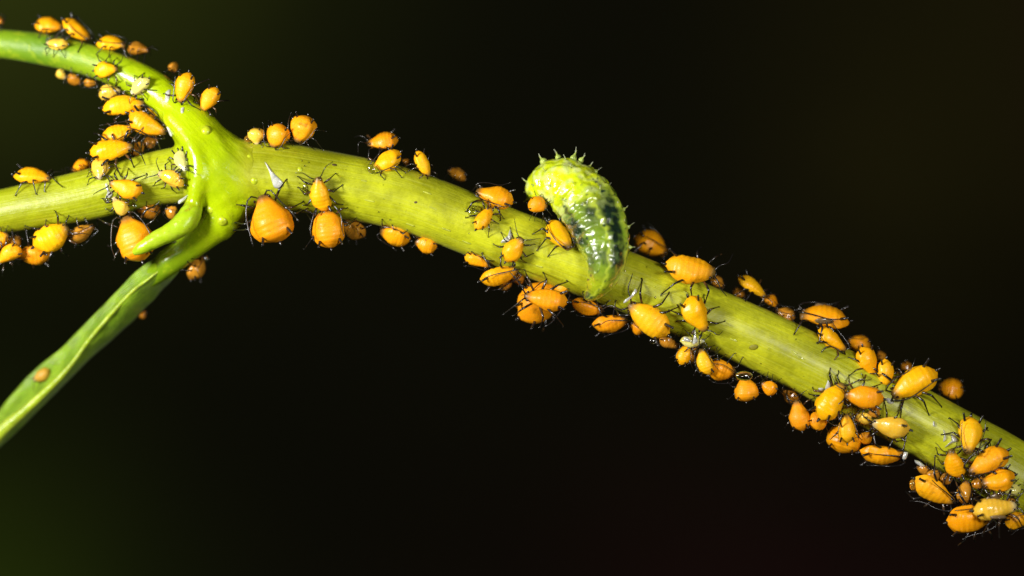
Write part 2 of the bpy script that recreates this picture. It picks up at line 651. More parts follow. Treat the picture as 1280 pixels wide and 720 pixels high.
def on_surface(p):
    q = np.asarray(p)
    d = np.sqrt(((ALL_W - q) ** 2).sum(1)) - ALL_R
    i = int(d.argmin())
    v = Vector(q - ALL_W[i]).normalized()
    return Vector(ALL_W[i]) + v * float(ALL_R[i]), float(d[i]), v


# bumps on the joint
for bx, by, br in [(258, 163, 6), (288, 182, 6.5), (291, 206, 6), (281, 229, 6.5), (304, 241, 5), (302, 250, 4.5), (278, 276, 6), (262, 262, 6.5), (311, 196, 4), (318, 226, 4.5), (272, 196, 4), (375, 212, 3.5), (300, 214, 4)]:
    f = front(bx, by)
    z, nrm = f
    q = Vector((0, 0, 1)).rotation_difference(nrm).to_matrix()
    V, F = ball(P(bx, by, z + 1.5), br / 90, (1, 1, 0.62), q, 8, 14)
    pl('bump', V, F, M_BUMP)


M_LENT = plain('lenticel_skin', (0.56, 0.60, 0.08), Roughness=0.2, Coat_Weight=0.5)
for lx, ly, ln in [(462, 251, 7), (534, 241, 6), (541, 260, 7), (513, 281, 6), (558, 287, 6), (583, 303, 6), (455, 226, 4), (1000, 447, 9), (992, 440, 6), (674, 333, 5), (917, 425, 5), (1085, 508, 4), (40, 262, 5), (858, 366, 4)]:
    z, nrm = front(lx, ly)
    i = int(((STEM[:, 0] - lx) ** 2 + (STEM[:, 1] - ly) ** 2).argmin())
    t = Vector(W_STEM[i + 1] - W_STEM[i]).normalized()
    t = (t - nrm * t.dot(nrm)).normalized()
    q = Matrix((t, nrm.cross(t), nrm)).transposed()
    V, F = ball(P(lx, ly, z), 0.01, (ln, 1.1, 0.7), q, 6, 12)
    pl('lenticel', V, F, M_LENT)


# leaf: two halves folded along the midrib
def build_leaf():
    # rows: outer edge of the upper half, midrib, outer edge of the lower half (px, py, depth)
    rows = [((203, 317, 12), (215, 326, 10), (226, 336, 12)),
            ((186, 327, 16), (201, 337, 6), (219, 346, 18)),
            ((167, 342, 24), (184, 350, 8), (211, 354, 30)),
            ((150, 360, 32), (168, 362, 16), (204, 361, 40)),
            ((120, 391, 44), (143, 388, 24), (184, 383, 48)),
            ((92, 420, 54), (113, 423, 32), (152, 414, 54)),
            ((70, 441, 62), (92, 452, 38), (122, 440, 58)),
            ((48, 459, 70), (73, 474, 40), (98, 463, 58)),
            ((27, 480, 76), (52, 494, 42), (76, 485, 58)),
            ((8, 501, 82), (28, 516, 46), (50, 511, 60)),
            ((-10, 523, 86), (6, 535, 50), (22, 539, 62)),
            ((-40, 556, 92), (-24, 566, 56), (-8, 566, 66)),
            ((-90, 600, 98), (-76, 612, 62), (-60, 614, 70))]
    A = spline([r[0] for r in rows], 70)
    B = spline([r[1] for r in rows], 70)
    Cc = spline([r[2] for r in rows], 70)

    def sheet(E, Mi, bulge, thick, fat=1.0):
        V, F = [], []
        m = 12
        for i in range(70):
            a, b = P(*E[i]), P(*Mi[i])
            w = (a - b).length
            for side in (0, 1):
                for k in range(m + 1):
                    t = k / m
                    p = a.lerp(b, t)
                    p += Vector((0, -1, 0)) * (bulge * w * math.sin(math.pi * t) + 0.03 * noise.noise(p * 5))
                    p += (a - b) * (0.05 * (1 - t) * noise.noise(a * 4))
                    half = thick * (0.35 + 0.65 * math.sqrt(max(0, 1 - (1 - t) ** 2 * 0.9)) * fat)
                    p += Vector((0, half if side else -half, 0))
                    V.append(p)
        st = 2 * (m + 1)
        for i in range(69):
            for k in range(m):
                a = i * st + k
                F.append((a, a + 1, a + st + 1, a + st))
                c = a + m + 1
                F.append((c, c + st, c + st + 1, c + 1))
            a = i * st
            F.append((a, a + st, a + st + m + 1, a + m + 1))
            a = i * st + m
            F.append((a, a + m + 1, a + st + m + 1, a + st))
        F.append(tuple(range(m + 1)) + tuple(range(2 * m + 1, m, -1)))
        a = 69 * st
        F.append(tuple(a + k for k in range(2 * m + 1, m, -1))[::-1] + tuple(a + k for k in range(m + 1))[::-1])
        fl = [(i * 0.12, k / m, 0) for i in range(70) for side in (0, 1) for k in range(m + 1)]
        return V, F, fl

    def leafmat(name, c1, c2, vein):
        M = Mat(name)
        co = M.coord('Object')
        c = M.mix(c1, c2, M.ramp([(0.35, (0, 0, 0)), (0.65, (1, 1, 1))], M.noise(3.5, 4, co)))
        c = M.mix(c, vein, M.math('MULTIPLY', M.ramp([(0.55, (0, 0, 0)), (0.7, (1, 1, 1))], M.noise(22, 3, co)), 0.35))
        M.base(c)
        fl = M.attr('flow', 'Vector')
        vn = M.noise(1.0, 4, M.mapping(fl, (2.2, 16, 1)), 0.6)
        c = M.mix(c, vein, M.math('MULTIPLY', M.ramp([(0.5, (0, 0, 0)), (0.68, (1, 1, 1))], vn), 0.5))
        dk = M.ramp([(0.45, (0, 0, 0)), (0.7, (1, 1, 1))], M.noise(6, 4, co))
        c = M.mix(c, tuple(x * 0.35 for x in c2), M.math('MULTIPLY', dk, 0.5))
        M.base(c)
        M.bump(M.math('ADD', M.noise(16, 4, co), vn), 0.5, 0.03)
        M.set(Roughness=0.30, Specular_IOR_Level=0.4, Subsurface_Weight=0.3, Subsurface_Radius=(0.6, 1, 0.2), Subsurface_Scale=0.08, Sheen_Weight=0.15)
        return M.m
    m1 = leafmat('leaf_inside', (0.13, 0.25, 0.004), (0.21, 0.35, 0.010), (0.30, 0.43, 0.03))
    m2 = leafmat('leaf_outside', (0.13, 0.25, 0.002), (0.20, 0.35, 0.004), (0.30, 0.42, 0.03))
    m3 = leafmat('leaf_rib', (0.36, 0.46, 0.008), (0.30, 0.42, 0.008), (0.45, 0.54, 0.06))
    leaf = bpy.data.objects.new('leaf', None)
    COL.objects.link(leaf)
    leaf.parent = plant
    leaf.location = P(203, 335, 10) + plant_off
    off = -P(203, 335, 10)
    for nm, E, mm, bl, th in (('leaf_half', A, m1, -0.10, 0.022), ('leaf_half', Cc, m2, 0.12, 0.026)):
        V, F, fl = sheet(E, B, bl, th)
        link(nm, [v + off for v in V], F, mm, leaf, attrs={'flow': fl})
    rr = np.interp(np.arange(70), [0, 8, 14, 30, 44, 55, 69], [0.004, 0.022, 0.026, 0.03, 0.062, 0.10, 0.11])
    pts = np.array([tuple(P(x, y, z - 1)) for x, y, z in B])
    V, F = loft(pts, rr, 14)
    link('midrib', [Vector(v) + off for v in V], F, m3, leaf, attrs={'flow': [(v[0] - v[2], v[1] * 3, 0) for v in V]})


build_leaf()

# small dark specks and the scar on the stem skin
M_SCAR = plain('stem_scar', (0.10, 0.07, 0.01), Roughness=0.6)
M_SCAR2 = plain('stem_scar_faded', (0.28, 0.26, 0.008), Roughness=0.6)
for sx_, sy_, sr in [(942, 434, 4.5), (520, 253, 2.2), (418, 206, 2.4), (233, 166, 2.0), (238, 168, 2.6), (40, 46, 2.2), (642, 318, 1.3), (1035, 500, 1.3), (700, 318, 1.2)]:
    z, nrm = front(sx_, sy_)
    q = Vector((0, 0, 1)).rotation_difference(nrm).to_matrix()
    V, F = ball(P(sx_, sy_, z), sr / 100, (1.3, 0.8, 0.22), q, 6, 12)
    pl('speck', V, F, M_SCAR2 if sr > 4 else M_SCAR)

# ------------------------------------------------------------------ larva
def build_larva():
    C = spline([(659, 238, 7, 2), (664, 237, 14, 0), (674, 234, 22, -3), (690, 230, 30, -8), (708, 233, 34.5, -14), (725, 246, 37, -20), (739, 265, 38, -27), (750, 288, 35.5, -38), (757, 312, 29.5, -49),
                (757, 332, 23.5, -54), (752, 349, 18, -50), (744, 362, 12.5, -41), (737, 369, 7.5, -33), (733, 372, 4, -28)], 170)
    w = np.array([tuple(P(x, y, d)) for x, y, r, d in C])
    r = C[:, 2] / 100
    root = empty('larva', P(735, 330, -38), 'plump translucent green hoverfly larva with spiny rump, draped over the stem', 'larva')
    off = -Vector(root.location)
    sides = 128
    n = len(w)
    V, F, col, glass = [], [], [], []
    YG = np.array([0.62, 0.74, 0.012]); PALE = np.array([0.70, 0.78, 0.30]); DARK = np.array([0.014, 0.036, 0.020])
    GRN = np.array([0.28, 0.45, 0.03]); GREY = np.array([0.10, 0.17, 0.05]); LINE = np.array([0.62, 0.74, 0.06]); ORG = np.array([0.75, 0.35, 0.03])

    def sm(x, a, b):
        t = min(1, max(0, (x - a) / (b - a)))
        return t * t * (3 - 2 * t)

    def win(x, a, b, e):
        return sm(x, a - e, a + e) * (1 - sm(x, b - e, b + e))
    for i in range(n):
        u = i / (n - 1)
        t = Vector(w[min(i + 1, n - 1)] - w[max(i - 1, 0)]).normalized()
        a0 = Vector((0, -1, 0))
        a0 = (a0 - t * a0.dot(t)).normalized()
        b0 = t.cross(a0)                                   # a0 faces the viewer, b0 across
        if b0.x < 0 and abs(b0.x) > 0.01 and u > 0.3:
            pass
        for k in range(sides):
            a = 2 * math.pi * k / sides
            dv = a0 * math.cos(a) + b0 * math.sin(a)
            th = math.degrees(math.atan2(math.sin(a), math.cos(a)))
            p0 = Vector(w[i]) + dv * r[i]
            seg = u * 15 + 0.25 * noise.noise((math.cos(a) * 1.5, math.sin(a) * 1.5, u * 3))
            fold = abs(math.sin(math.pi * seg))
            wr = 1 + 0.055 * (fold ** 0.6 - 0.7) * sm(u, 0.02, 0.1) * (1 - 0.5 * sm(u, 0.6, 0.95))
            wr += 0.045 * noise.noise(p0 * 7) + 0.034 * noise.noise(p0 * 15) + 0.016 * noise.noise(p0 * 30)
            wr += 0.05 * (1 - sm(u, 0.35, 0.55)) * max(0, noise.noise(p0 * 9 + Vector((7, 0, 0))))
            lat = math.exp(-((abs(th) - 62) / 9) ** 2)
            wr += 0.07 * lat * sm(u, 0.3, 0.5)
            V.append(Vector(w[i]) + dv * r[i] * wr + off)
            # pigment
            nz = noise.noise(p0 * 4)
            nf = noise.noise(p0 * 12 + Vector((3, 1, 0)))
            c = YG * (1 + 0.22 * nz)
            c = c + (PALE - c) * max(0, min(1, 1.6 * nf + 0.25)) * 0.75
            body = sm(u + 0.10 * nz, 0.36, 0.50)
            low = GREY + (GRN - GREY) * max(0, min(1, 0.5 + 1.3 * nz))
            c = c + (low - c) * body * 0.9
            # th > 0 is the side towards the lower left of the picture after t x a0
            side = th * LARVA_SIDE
            g1 = win(side + 9 * nz, 14, 52, 6) * win(u + 0.05 * nf, 0.47, 0.77, 0.03)
            g2 = win(side + 12 * nz, -85, -34, 9) * win(u + 0.05 * nf, 0.36, 0.66, 0.04)
            g3 = win(side + 9 * nf, -12, 6, 6) * win(u, 0.44, 0.56, 0.03) * 0.7
            g = max(g1, g2 * 0.95, g3)
            g *= 1 - 0.75 * max(0, min(1, nf * 3.5))
            c = c + (DARK - c) * min(1, g)
            tail = sm(u, 0.78, 0.86)
            c = c + (YG * 0.8 - c) * tail * 0.85
            hd = win(u, 0.93, 0.985, 0.01) * win(side, -40, 25, 12)
            c = c + (np.array([0.08, 0.11, 0.06]) - c) * hd * 0.8
            ln = (math.exp(-((side - 62 + 6 * nf) / 8) ** 2) + 0.75 * math.exp(-((side - 8 + 10 * nf) / 5) ** 2)) * sm(u, 0.3, 0.45)
            c = c + (LINE - c) * min(1, ln) * 0.9
            og = math.exp(-((u - 0.86) / 0.03) ** 2) * math.exp(-((side - 78) / 12) ** 2)
            c = c + (ORG - c) * og * 0.8
            fl = max(0, noise.noise(p0 * 24 + Vector((0, 5, 0))) - 0.32) * 3 * sm(u, 0.25, 0.4)
            c = c + (DARK * 2 - c) * min(1, fl)
            col.append((*np.clip(c, 0.004, 0.9), 1))
            glass.append(body * (1 - min(1, ln) * 0.8) * (1 - 0.4 * tail))
    for i in range(n - 1):
        for k in range(sides):
            k2 = (k + 1) % sides
            F.append((i * sides + k, (i + 1) * sides + k, (i + 1) * sides + k2, i * sides + k2))
    for i in (0, n - 1):
        V.append(Vector(w[i]) + off)
        col.append(col[i * sides])
        glass.append(0.0)
        c = len(V) - 1
        for k in range(sides):
            k2 = (k + 1) % sides
            F.append((i * sides + k, i * sides + k2, c) if i == 0 else (i * sides + k2, i * sides + k, c))
    M = Mat('larva_skin')
    co = M.coord('Object')
    M.base(M.attr('pigment', 'Color'))
    M.bump(M.math('ADD', M.noise(16, 4, co), M.math('MULTIPLY', M.noise(60, 2, co), 0.2)), 0.4, 0.03)
    M.l.new(M.math('MULTIPLY', M.attr('glass'), 0.36), M.p.inputs['Transmission Weight'])
    M.set(Roughness=0.22, Subsurface_Weight=0.45, Subsurface_Radius=(0.7, 1.0, 0.3), Subsurface_Scale=0.06, Coat_Weight=1.0, Coat_Roughness=0.15, IOR=1.45)
    link('body', V, F, M.m, root, attrs={'pigment': col, 'glass': glass})
    spine_m = plain('larva_spine_skin', (0.55, 0.68, 0.14), Roughness=0.25, Subsurface_Weight=0.5, Subsurface_Radius=(0.7, 1, 0.4), Subsurface_Scale=0.05)

    def spine(base, tip, width):
        tip = base.lerp(tip, 0.72)
        width *= 0.8
        d = tip - base
        b = base - d.normalized() * width * 0.7
        pts = [b, base, base + d * 0.25, base + d * 0.5, tip]
        V, F = tube([p + off for p in pts], [width * 1.25, width, width * 0.5, width * 0.22, width * 0.12], 10)
        s = link('spine', V, F, spine_m, root)
        h0 = base + d * 0.5
        bend = Vector((random.uniform(-.02, .02), random.uniform(-.02, .02), 0.01))
        V, F = tube([p + off for p in smooth_path([h0, h0 + d * 0.5 + bend * .5, tip + d * 0.35 + bend], 5)], [0.006, 0.005, 0.0045, 0.004, 0.002], 5)
        link('hair', V, F, M_HAIR, s)
    for bx, by, tx, ty, wd in [(678, 200, 672.5, 193, 5), (697, 195, 694, 187, 4), (717.5, 196, 722, 184, 4.5), (727, 199, 733, 192, 4), (737, 208, 741, 203, 3), (745, 214, 751, 210, 4), (750, 226, 753, 222, 3),
                               (758, 234, 764, 229, 4), (771, 256, 776, 251, 3.5), (780, 261, 786, 257.5, 3.5), (673, 217, 666, 215, 4), (661, 229, 652, 223, 5), (659, 240, 653, 240.5, 3.5), (788, 309, 796, 309, 3.5), (786, 283, 792, 279, 3), (660, 248, 653, 254, 4)]:
        i = int(np.hypot(C[:, 0] - bx, C[:, 1] - by).argmin())
        dd = C[i, 3] + random.uniform(-4, 6)
        spine(P(bx, by, dd), P(tx, ty, dd - random.uniform(-3, 5)), wd / 100)
    for u, th, ln in [(0.10, 10, .07), (0.14, -30, .08), (0.18, 30, .08), (0.22, -8, .06), (0.26, -45, .07), (0.27, 38, .07), (0.33, 8, .06), (0.36, -28, .06), (0.42, 40, .05), (0.47, -6, .05), (0.52, 58, .05), (0.6, 60, .05), (0.24, 62, .08), (0.68, 64, .05)]:
        i = int(u * (n - 1))
        t = Vector(w[min(i + 1, n - 1)] - w[i - 1]).normalized()
        a0 = Vector((0, -1, 0))
        a0 = (a0 - t * a0.dot(t)).normalized()
        b0 = t.cross(a0)
        a = R(th * LARVA_SIDE)
        dv = (a0 * math.cos(a) + b0 * math.sin(a)).normalized()
        base = Vector(w[i]) + dv * r[i] * 0.98
        spine(base, base + (dv - t * 0.25) * ln, 0.032)


LARVA_SIDE = -1
build_larva()

# ------------------------------------------------------------------ aphids
PLUMP = [(0, 0.0), (.008, .2), (.03, .30), (.08, .37), (.13, .42), (.21, .58), (.33, .80), (.47, .95), (.60, 1), (.74, .96), (.84, .84), (.91, .62), (.96, .36), (.985, .2), (1, 0)]
SLIM = [(0, 0.0), (.006, .2), (.03, .33), (.09, .43), (.15, .50), (.28, .74), (.42, .94), (.54, 1), (.67, .98), (.79, .88), (.87, .68), (.93, .42), (.965, .24), (.985, .17), (1, 0)]
PALM = [(0, 0.0), (.015, .28), (.06, .45), (.14, .53), (.26, .70), (.42, .90), (.58, 1), (.72, .97), (.83, .78), (.91, .48), (.96, .28), (.985, .18), (1, 0)]
GROUP = 'orange and yellow aphids clustered on the plant'


def body_mesh(L, Wd, prof, H=0.82, seed=0.0):
    """head towards +x, back towards +z"""
    n, m = 44, 28
    ts = 0.5 - 0.5 * np.cos(np.linspace(0, math.pi, n))
    ts = 0.5 * ts + 0.5 * np.linspace(0, 1, n)
    q = spline([(a, b, 0) for a, b in prof], 200)
    V, F, al = [], [], []
    rs = random.Random(seed)
    g = rs.uniform(0.86, 1.16)
    sway = rs.uniform(-0.10, 0.10)
    ribs = rs.choice((0.015, 0.03, 0.045)) if Wd < 0.34 else 0.04
    flat = rs.uniform(0.80, 0.98)
    for i, t in enumerate(ts):
        wv = max(0.0, float(np.interp(t ** g, q[:, 0], q[:, 1]))) * Wd / 2
        segp = (t - 0.2) / 0.11
        gr = 0.0
        if 0.1 < t < 0.93:
            gr = math.exp(-((segp - round(segp)) / 0.15) ** 2)
        bend = -0.06 * L * (max(0, t - 0.55) ** 2) * 2 - 0.05 * L * max(0, 0.2 - t) * 2
        for k in range(m):
            a = 2 * math.pi * k / m
            cy, cz = math.cos(a), math.sin(a)
            y = abs(cy) ** flat * math.copysign(1, cy) * wv
            hz = (H if cz > 0 else 0.55) * wv
            z = abs(cz) ** 0.92 * math.copysign(1, cz) * hz
            f = 1 - ribs * gr * (max(0.15, min(1, 0.3 + cz)) if cz > -0.1 else 0.2)
            f *= 1 + 0.05 * math.exp(-((cz + 0.12) / 0.16) ** 2) - 0.035 * math.exp(-((cz - 0.22) / 0.14) ** 2)
            jit = 1 + 0.12 * noise.noise((t * 4 + seed, cy * 1.6, cz * 1.6)) + 0.02 * noise.noise((t * 17 + seed, cy * 5, cz * 5))
            if abs(cz) < 0.3 and 0.2 < t < 0.95:
                jit += 0.010 * math.cos(2 * math.pi * segp)
            fac = 1 - 0.05 * abs(math.sin(2 * a + 0.4))
            V.append((L * (0.5 - t), y * f * jit * fac + sway * L * (4 * (t - 0.5) ** 2 - 0.3) * min(1, wv / (0.2 * Wd)), z * f * jit * fac + bend))
            al.append(t)
    for i in range(n - 1):
        for k in range(m):
            k2 = (k + 1) % m
            F.append((i * m + k, (i + 1) * m + k, (i + 1) * m + k2, i * m + k2))
    return V, F, al


count = 0


def aphid(hx, hy, tx, ty, w, kind, label, up=None, d=None, shape=None, legs=True, pads=False, ant=None, free=False, out=0.0, horn=1.0):
    """one aphid from head pixel, tail pixel and width; back direction `up` is (right, up, towards viewer)"""
    global count
    count += 1
    rnd = random.Random(1000 + count)
    mx, my = (hx + tx) / 2, (hy + ty) / 2
    f = front(mx, my)
    if up is not None:
        nrm = Vector((up[0], -up[2], up[1])).normalized()
    elif f:
        nrm = f[1].copy()
    else:
        dc, v, gap = nearest2d(mx, my)
        nrm = (v + Vector((0, -0.55, 0))).normalized()
    L2 = math.hypot(hx - tx, hy - ty)
    if d is None:
        if f and up is None:
            d = f[0] - 0.30 * w - 3 - out
        elif f:
            d = f[0] - 0.42 * w - 2 - out
        else:
            d = nearest2d(mx, my)[0] - out
    ax = Vector((hx - tx, 0, -(hy - ty)))
    if f and up is None and nrm.y < -0.25:
        ax.y = -(ax.x * nrm.x + ax.z * nrm.z) / nrm.y
        ax.y = max(-0.7 * L2, min(0.7 * L2, ax.y))
    L = ax.length / 100
    X = ax.normalized()
    Z = (nrm - X * nrm.dot(X))
    if Z.length < 0.05:
        Z = Vector((0, -1, 0)) - X * Vector((0, -1, 0)).dot(X)
    Z.normalize()
    Y = Z.cross(X)
    rot = Matrix((X, Y, Z)).transposed()
    sidev = math.sqrt(max(0, 1 - min(1, abs(Z.y)) ** 2))       # seen from the side the visible width is the height
    Wd = 1.02 * w / 100 / (1 - sidev * 0.28)
    if shape is None:
        shape = 'plump' if w / L2 > 0.76 else 'slim'
    prof = {'plump': PLUMP, 'slim': SLIM, 'nymph': PALM}[shape]
    base = P(mx, my, d)
    root = empty('aphid', base, label, 'aphid', GROUP)
    root.rotation_mode = 'QUATERNION'
    root.rotation_quaternion = rot.to_quaternion()
    V, F, al = body_mesh(L, Wd, prof, 0.80, rnd.random() * 50)
    link('body', V, F, M_APH[kind], root, attrs={'along': al})
    inv = rot.transposed()
    px = 0.01
    thin = max(0.65, min(1.5, L / 0.38)) * px
    # eyes
    if L > 0.17:
        for s in (-1, 1):
            V, F = ball((L * 0.415, s * Wd * 0.185, Wd * 0.07), max(0.014, L * 0.036), (1, 0.8, 1), None, 6, 10)
            link('eye', V, F, M_EYE, root)
    # antennae
    back = (rnd.random() < 0.42) if ant is None else ant == 'back'
    for s in (-1, 1):
        h0 = Vector((L * 0.47, s * Wd * 0.10, Wd * 0.08))
        if back:
            pts = [h0, h0 + Vector((L * .06, s * Wd * .16, Wd * .14)), Vector((L * .25, s * Wd * (.38 + rnd.uniform(-.04, .1)), Wd * .26)),
                   Vector((-L * .05, s * Wd * (.47 + rnd.uniform(-.06, .12)), Wd * .30)), Vector((-L * rnd.uniform(.2, .4), s * Wd * (.52 + rnd.uniform(-.12, .2)), Wd * rnd.uniform(.3, .5)))]
        else:
            pts = [h0, h0 + Vector((L * .08, s * Wd * .18, Wd * .12)), h0 + Vector((L * rnd.uniform(.16, .3), s * L * rnd.uniform(.16, .28), Wd * rnd.uniform(-.1, .25))),
                   h0 + Vector((L * rnd.uniform(.2, .45), s * L * rnd.uniform(.3, .5), Wd * rnd.uniform(-.3, .2)))]
        V, F = tube(smooth_path(pts, 10), list(np.linspace(thin * 0.75, thin * 0.32, 10)), 5)
        link('antenna', V, F, M_BLACK, root)
    # legs
    if legs:
        lift = 0.30 * w / 100 + 0.03
        for s in (-1, 1):
            for hipx, fx, fy in ((.26, .52, .40), (.16, .12, .52), (.06, -.36, .44)):
                hip = Vector((L * hipx, s * Wd * 0.2, -Wd * 0.16))
                reach = 0.5 * Wd + L * fy * rnd.uniform(.55, .95)
                foot = Vector((L * (fx + rnd.uniform(-.12, .12)), s * reach * 0.86, -lift))
                fw = base + rot @ foot
                sp, dist, sn = on_surface(fw)
                if dist < 0.42 * L + 0.08:
                    fw = sp + sn * thin * 0.6
                    foot2 = inv @ (fw - base)
                    if (foot2 - hip).length < 1.15 * L:
                        foot = foot2
                knee = hip.lerp(foot, 0.42 + rnd.uniform(-.05, .05))
                kv = Vector((0.10 * L * (1 if fx > 0.3 else -1), s * 0.10 * L, 0.18 * L + 0.12 * Wd))
                knee += kv * rnd.uniform(.7, 1.15)
                mid = knee.lerp(foot, 0.85)
                tarsus = foot + Vector((rnd.uniform(0, .05) * L, s * 0.03 * L, 0.0))
                path = [hip, hip.lerp(knee, 0.5) + kv * 0.12, knee.lerp(hip, 0.06), knee.lerp(foot, 0.07), knee.lerp(mid, 0.6), mid, foot, tarsus]
                rad = [thin * .8, thin * 1.12, thin * 1.0, thin * .85, thin * .62, thin * .55, thin * .62, thin * .5]
                V, F = tube(path, rad, 6)
                link('leg', V, F, M_LEG, root)
    # cornicles and cauda
    if L > 0.17 and horn:
        for s in (-1, 1):
            c0 = Vector((-L * 0.30, s * Wd * 0.30, Wd * 0.22))
            dirv = Vector((-0.85, s * 0.35, 0.55)).normalized()
            ln = L * 0.17 * horn
            V, F = tube([c0, c0 + dirv * ln * 0.5, c0 + dirv * ln * 0.9, c0 + dirv * ln], [thin * 1.35, thin * 1.1, thin * 1.0, thin * 1.25], 8)
            link('cornicle', V, F, M_BLACK, root)
        V, F = tube([(-L * .47, 0, 0.0), (-L * .52, 0, Wd * 0.03), (-L * .57, 0, Wd * 0.07)], [thin * 1.5, thin * 1.3, thin * .8], 7)
        link('cauda', V, F, M_BLACK, root)
    if pads:
        for s in (-1, 1):
            c0 = Vector((L * 0.02, s * Wd * 0.45, Wd * 0.12))
            q = Matrix.Rotation(s * 0.16, 3, 'Z') @ Matrix.Rotation(-s * 0.5, 3, 'X')
            V, F = ball(c0, L * 0.20, (1.0, 0.26, 0.48), q, 8, 14)
            link('wing_pad', V, F, M_PAD, root)
    return root


UPV = (0, 0.15, 1)
# ---- upper branch
aphid(6, 27, -20, 26, 17, 'o', 'orange aphid on top of the upper branch, cut off by the edge of the picture', up=(0, 1, .4), d=60)
aphid(80, 34, 43, 31, 20, 'o', 'orange aphid above the upper branch, partly covered by a tilted yellow aphid', up=(0, 1, .6), d=48)
aphid(112, 51, 78, 24, 18, 'y', 'tilted yellow aphid above the upper branch, overlapping its orange neighbour', up=(.55, .6, .6), d=36)
aphid(157, 56, 120, 54, 18, 'y', 'yellow aphid in profile on top of the upper branch with antenna swept back', up=(.1, 1, .5), d=26, ant='back')
aphid(187, 63, 159, 61, 18, 'b', 'dark amber aphid on top of the upper branch beside a yellow aphid in profile', up=(.2, 1, .2), d=28)
aphid(57, 54, 86, 56, 13, 'p', 'pale yellow aphid with whitish head lying on the front of the upper branch')
aphid(148, 86, 117, 88, 18, 'y', 'small lemon yellow aphid sitting alone on the middle of the upper branch')
aphid(163, 116, 187, 98, 15, 'g', 'shiny whitish green aphid on the upper branch near its bend', ant='fwd')
aphid(82, 98, 71, 88, 11, 'p', 'tiny pale aphid under the upper branch, first of a row of three', up=(-.3, -.8, .6), d=36)
aphid(102, 104, 84, 95, 13, 'b', 'tiny brownish aphid under the upper branch, middle of a row of three', up=(-.3, -.8, .6), d=30)
aphid(122, 104, 104, 103, 10, 'b', 'tiny glossy dark amber aphid under the upper branch, last of a row of three', up=(-.2, -1, .5), d=24)
aphid(151, 112, 123, 119, 18, 'p', 'pale brownish aphid with wet glints squeezed under the upper branch above a large orange one', up=(-.3, -.4, 1), d=10)
aphid(181, 128, 127, 135, 23, 'y', 'long orange-yellow aphid hanging below the bend of the upper branch', up=(-.15, .25, 1), d=-4, shape='slim')
aphid(203, 140, 180, 148, 22, 'o', 'deep orange aphid tucked against the bend behind a lighter one', up=(-.2, 0, 1), d=6)
aphid(207, 168, 160, 142, 25, 'o', 'light orange aphid with a dark eye pressed into the fork beside the joint', up=(-.2, .3, 1), d=-10, shape='slim')
aphid(167, 160, 126, 174, 21, 'y', 'golden aphid in the fork, lying above a larger yellow one', up=(-.3, .4, 1), d=-8, shape='slim')
aphid(166, 183, 111, 191, 25, 'y', 'largest golden aphid in the fork, just above the stem', up=(-.2, .2, 1), d=-22, shape='slim')
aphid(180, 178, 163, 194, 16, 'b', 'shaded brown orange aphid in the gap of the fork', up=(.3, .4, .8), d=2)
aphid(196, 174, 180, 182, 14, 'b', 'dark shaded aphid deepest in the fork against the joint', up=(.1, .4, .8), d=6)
aphid(221, 90, 212, 80, 14, 'b', 'blurred brown aphid peeking over the far side of the upper branch', up=(.6, .8, 0), d=26)
aphid(224, 129, 236, 90, 22, 'y', 'upright orange-yellow aphid standing head down on the bend of the upper branch', up=(-.2, .1, 1), d=-24)
aphid(251, 140, 271, 109, 21, 'y', 'upright orange aphid standing head down on the outer shoulder of the joint', up=(.1, .2, 1), d=-18)
# ---- stem before the joint
aphid(231, 214, 222, 187, 14, 'g', 'wet whitish aphid with bright glint on the stem just before the joint', out=2)
aphid(198, 215, 231, 231, 18, 'p', 'tan yellow aphid on the stem below a wet whitish one', out=1)
aphid(126, 224, 124, 199, 20, 'p', 'small round yellow aphid at the upper edge of the stem under the largest golden one', out=4)
aphid(136, 229, 178, 241, 23, 'y', 'egg-shaped dull yellow aphid on the front of the stem next to a white painted glint', out=2)
aphid(143, 247, 157, 268, 16, 'p', 'small dull yellow aphid below the egg-shaped one near the lower stem edge', out=1)
aphid(169, 260, 201, 264, 21, 'b', 'shaded brownish yellow aphid on the lower stem edge beside the bud', out=0)
aphid(157, 270, 178, 326, 46, 'o', 'big plump orange aphid partly covered by the bud', up=(-.1, -.1, 1), d=-20, ant='back')
aphid(64, 223, 17, 219, 20, 'y', 'glossy yellow aphid in profile on the upper edge of the stem, apart from all others', up=(-.1, 1, .5), d=2)
aphid(90, 213, 114, 203, 15, 'o', 'orange aphid mostly hidden behind the upper edge of the stem', up=(-.3, 1, 0), d=26)
aphid(86, 285, 42, 309, 33, 'y', 'fat yellow aphid hanging below the stem with a leg stretched up it', up=(-.25, -.3, 1), d=-8, shape='slim')
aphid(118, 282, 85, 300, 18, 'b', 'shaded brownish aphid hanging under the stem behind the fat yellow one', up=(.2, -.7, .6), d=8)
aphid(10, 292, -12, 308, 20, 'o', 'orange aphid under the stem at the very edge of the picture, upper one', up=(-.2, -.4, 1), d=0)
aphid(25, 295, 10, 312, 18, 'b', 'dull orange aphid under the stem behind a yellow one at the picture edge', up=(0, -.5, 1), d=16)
aphid(-4, 328, 25, 308, 19, 'y', 'bright yellow aphid hanging lowest at the edge of the picture', up=(-.2, -.4, 1), d=-6, shape='plump')
aphid(20, 318, 64, 318, 22, 'o', 'dark orange aphid hanging beneath the fat yellow one', up=(.1, -.8, .7), d=14)
# ---- below the joint and leaf
aphid(252, 318, 238, 350, 22, 'b', 'dark brown wet aphid behind the leaf stalk under the joint', up=(.7, -.5, .2), d=26)
aphid(182, 388, 175, 398, 9, 'b', 'tiny brown blurred aphid on the far edge of the leaf', up=(.7, -.7, .2), d=55)
aphid(42, 476, 62, 462, 14, 'd', 'faded dull orange aphid lying in the folded leaf', up=(.1, .3, 1), d=52, legs=False, horn=0)
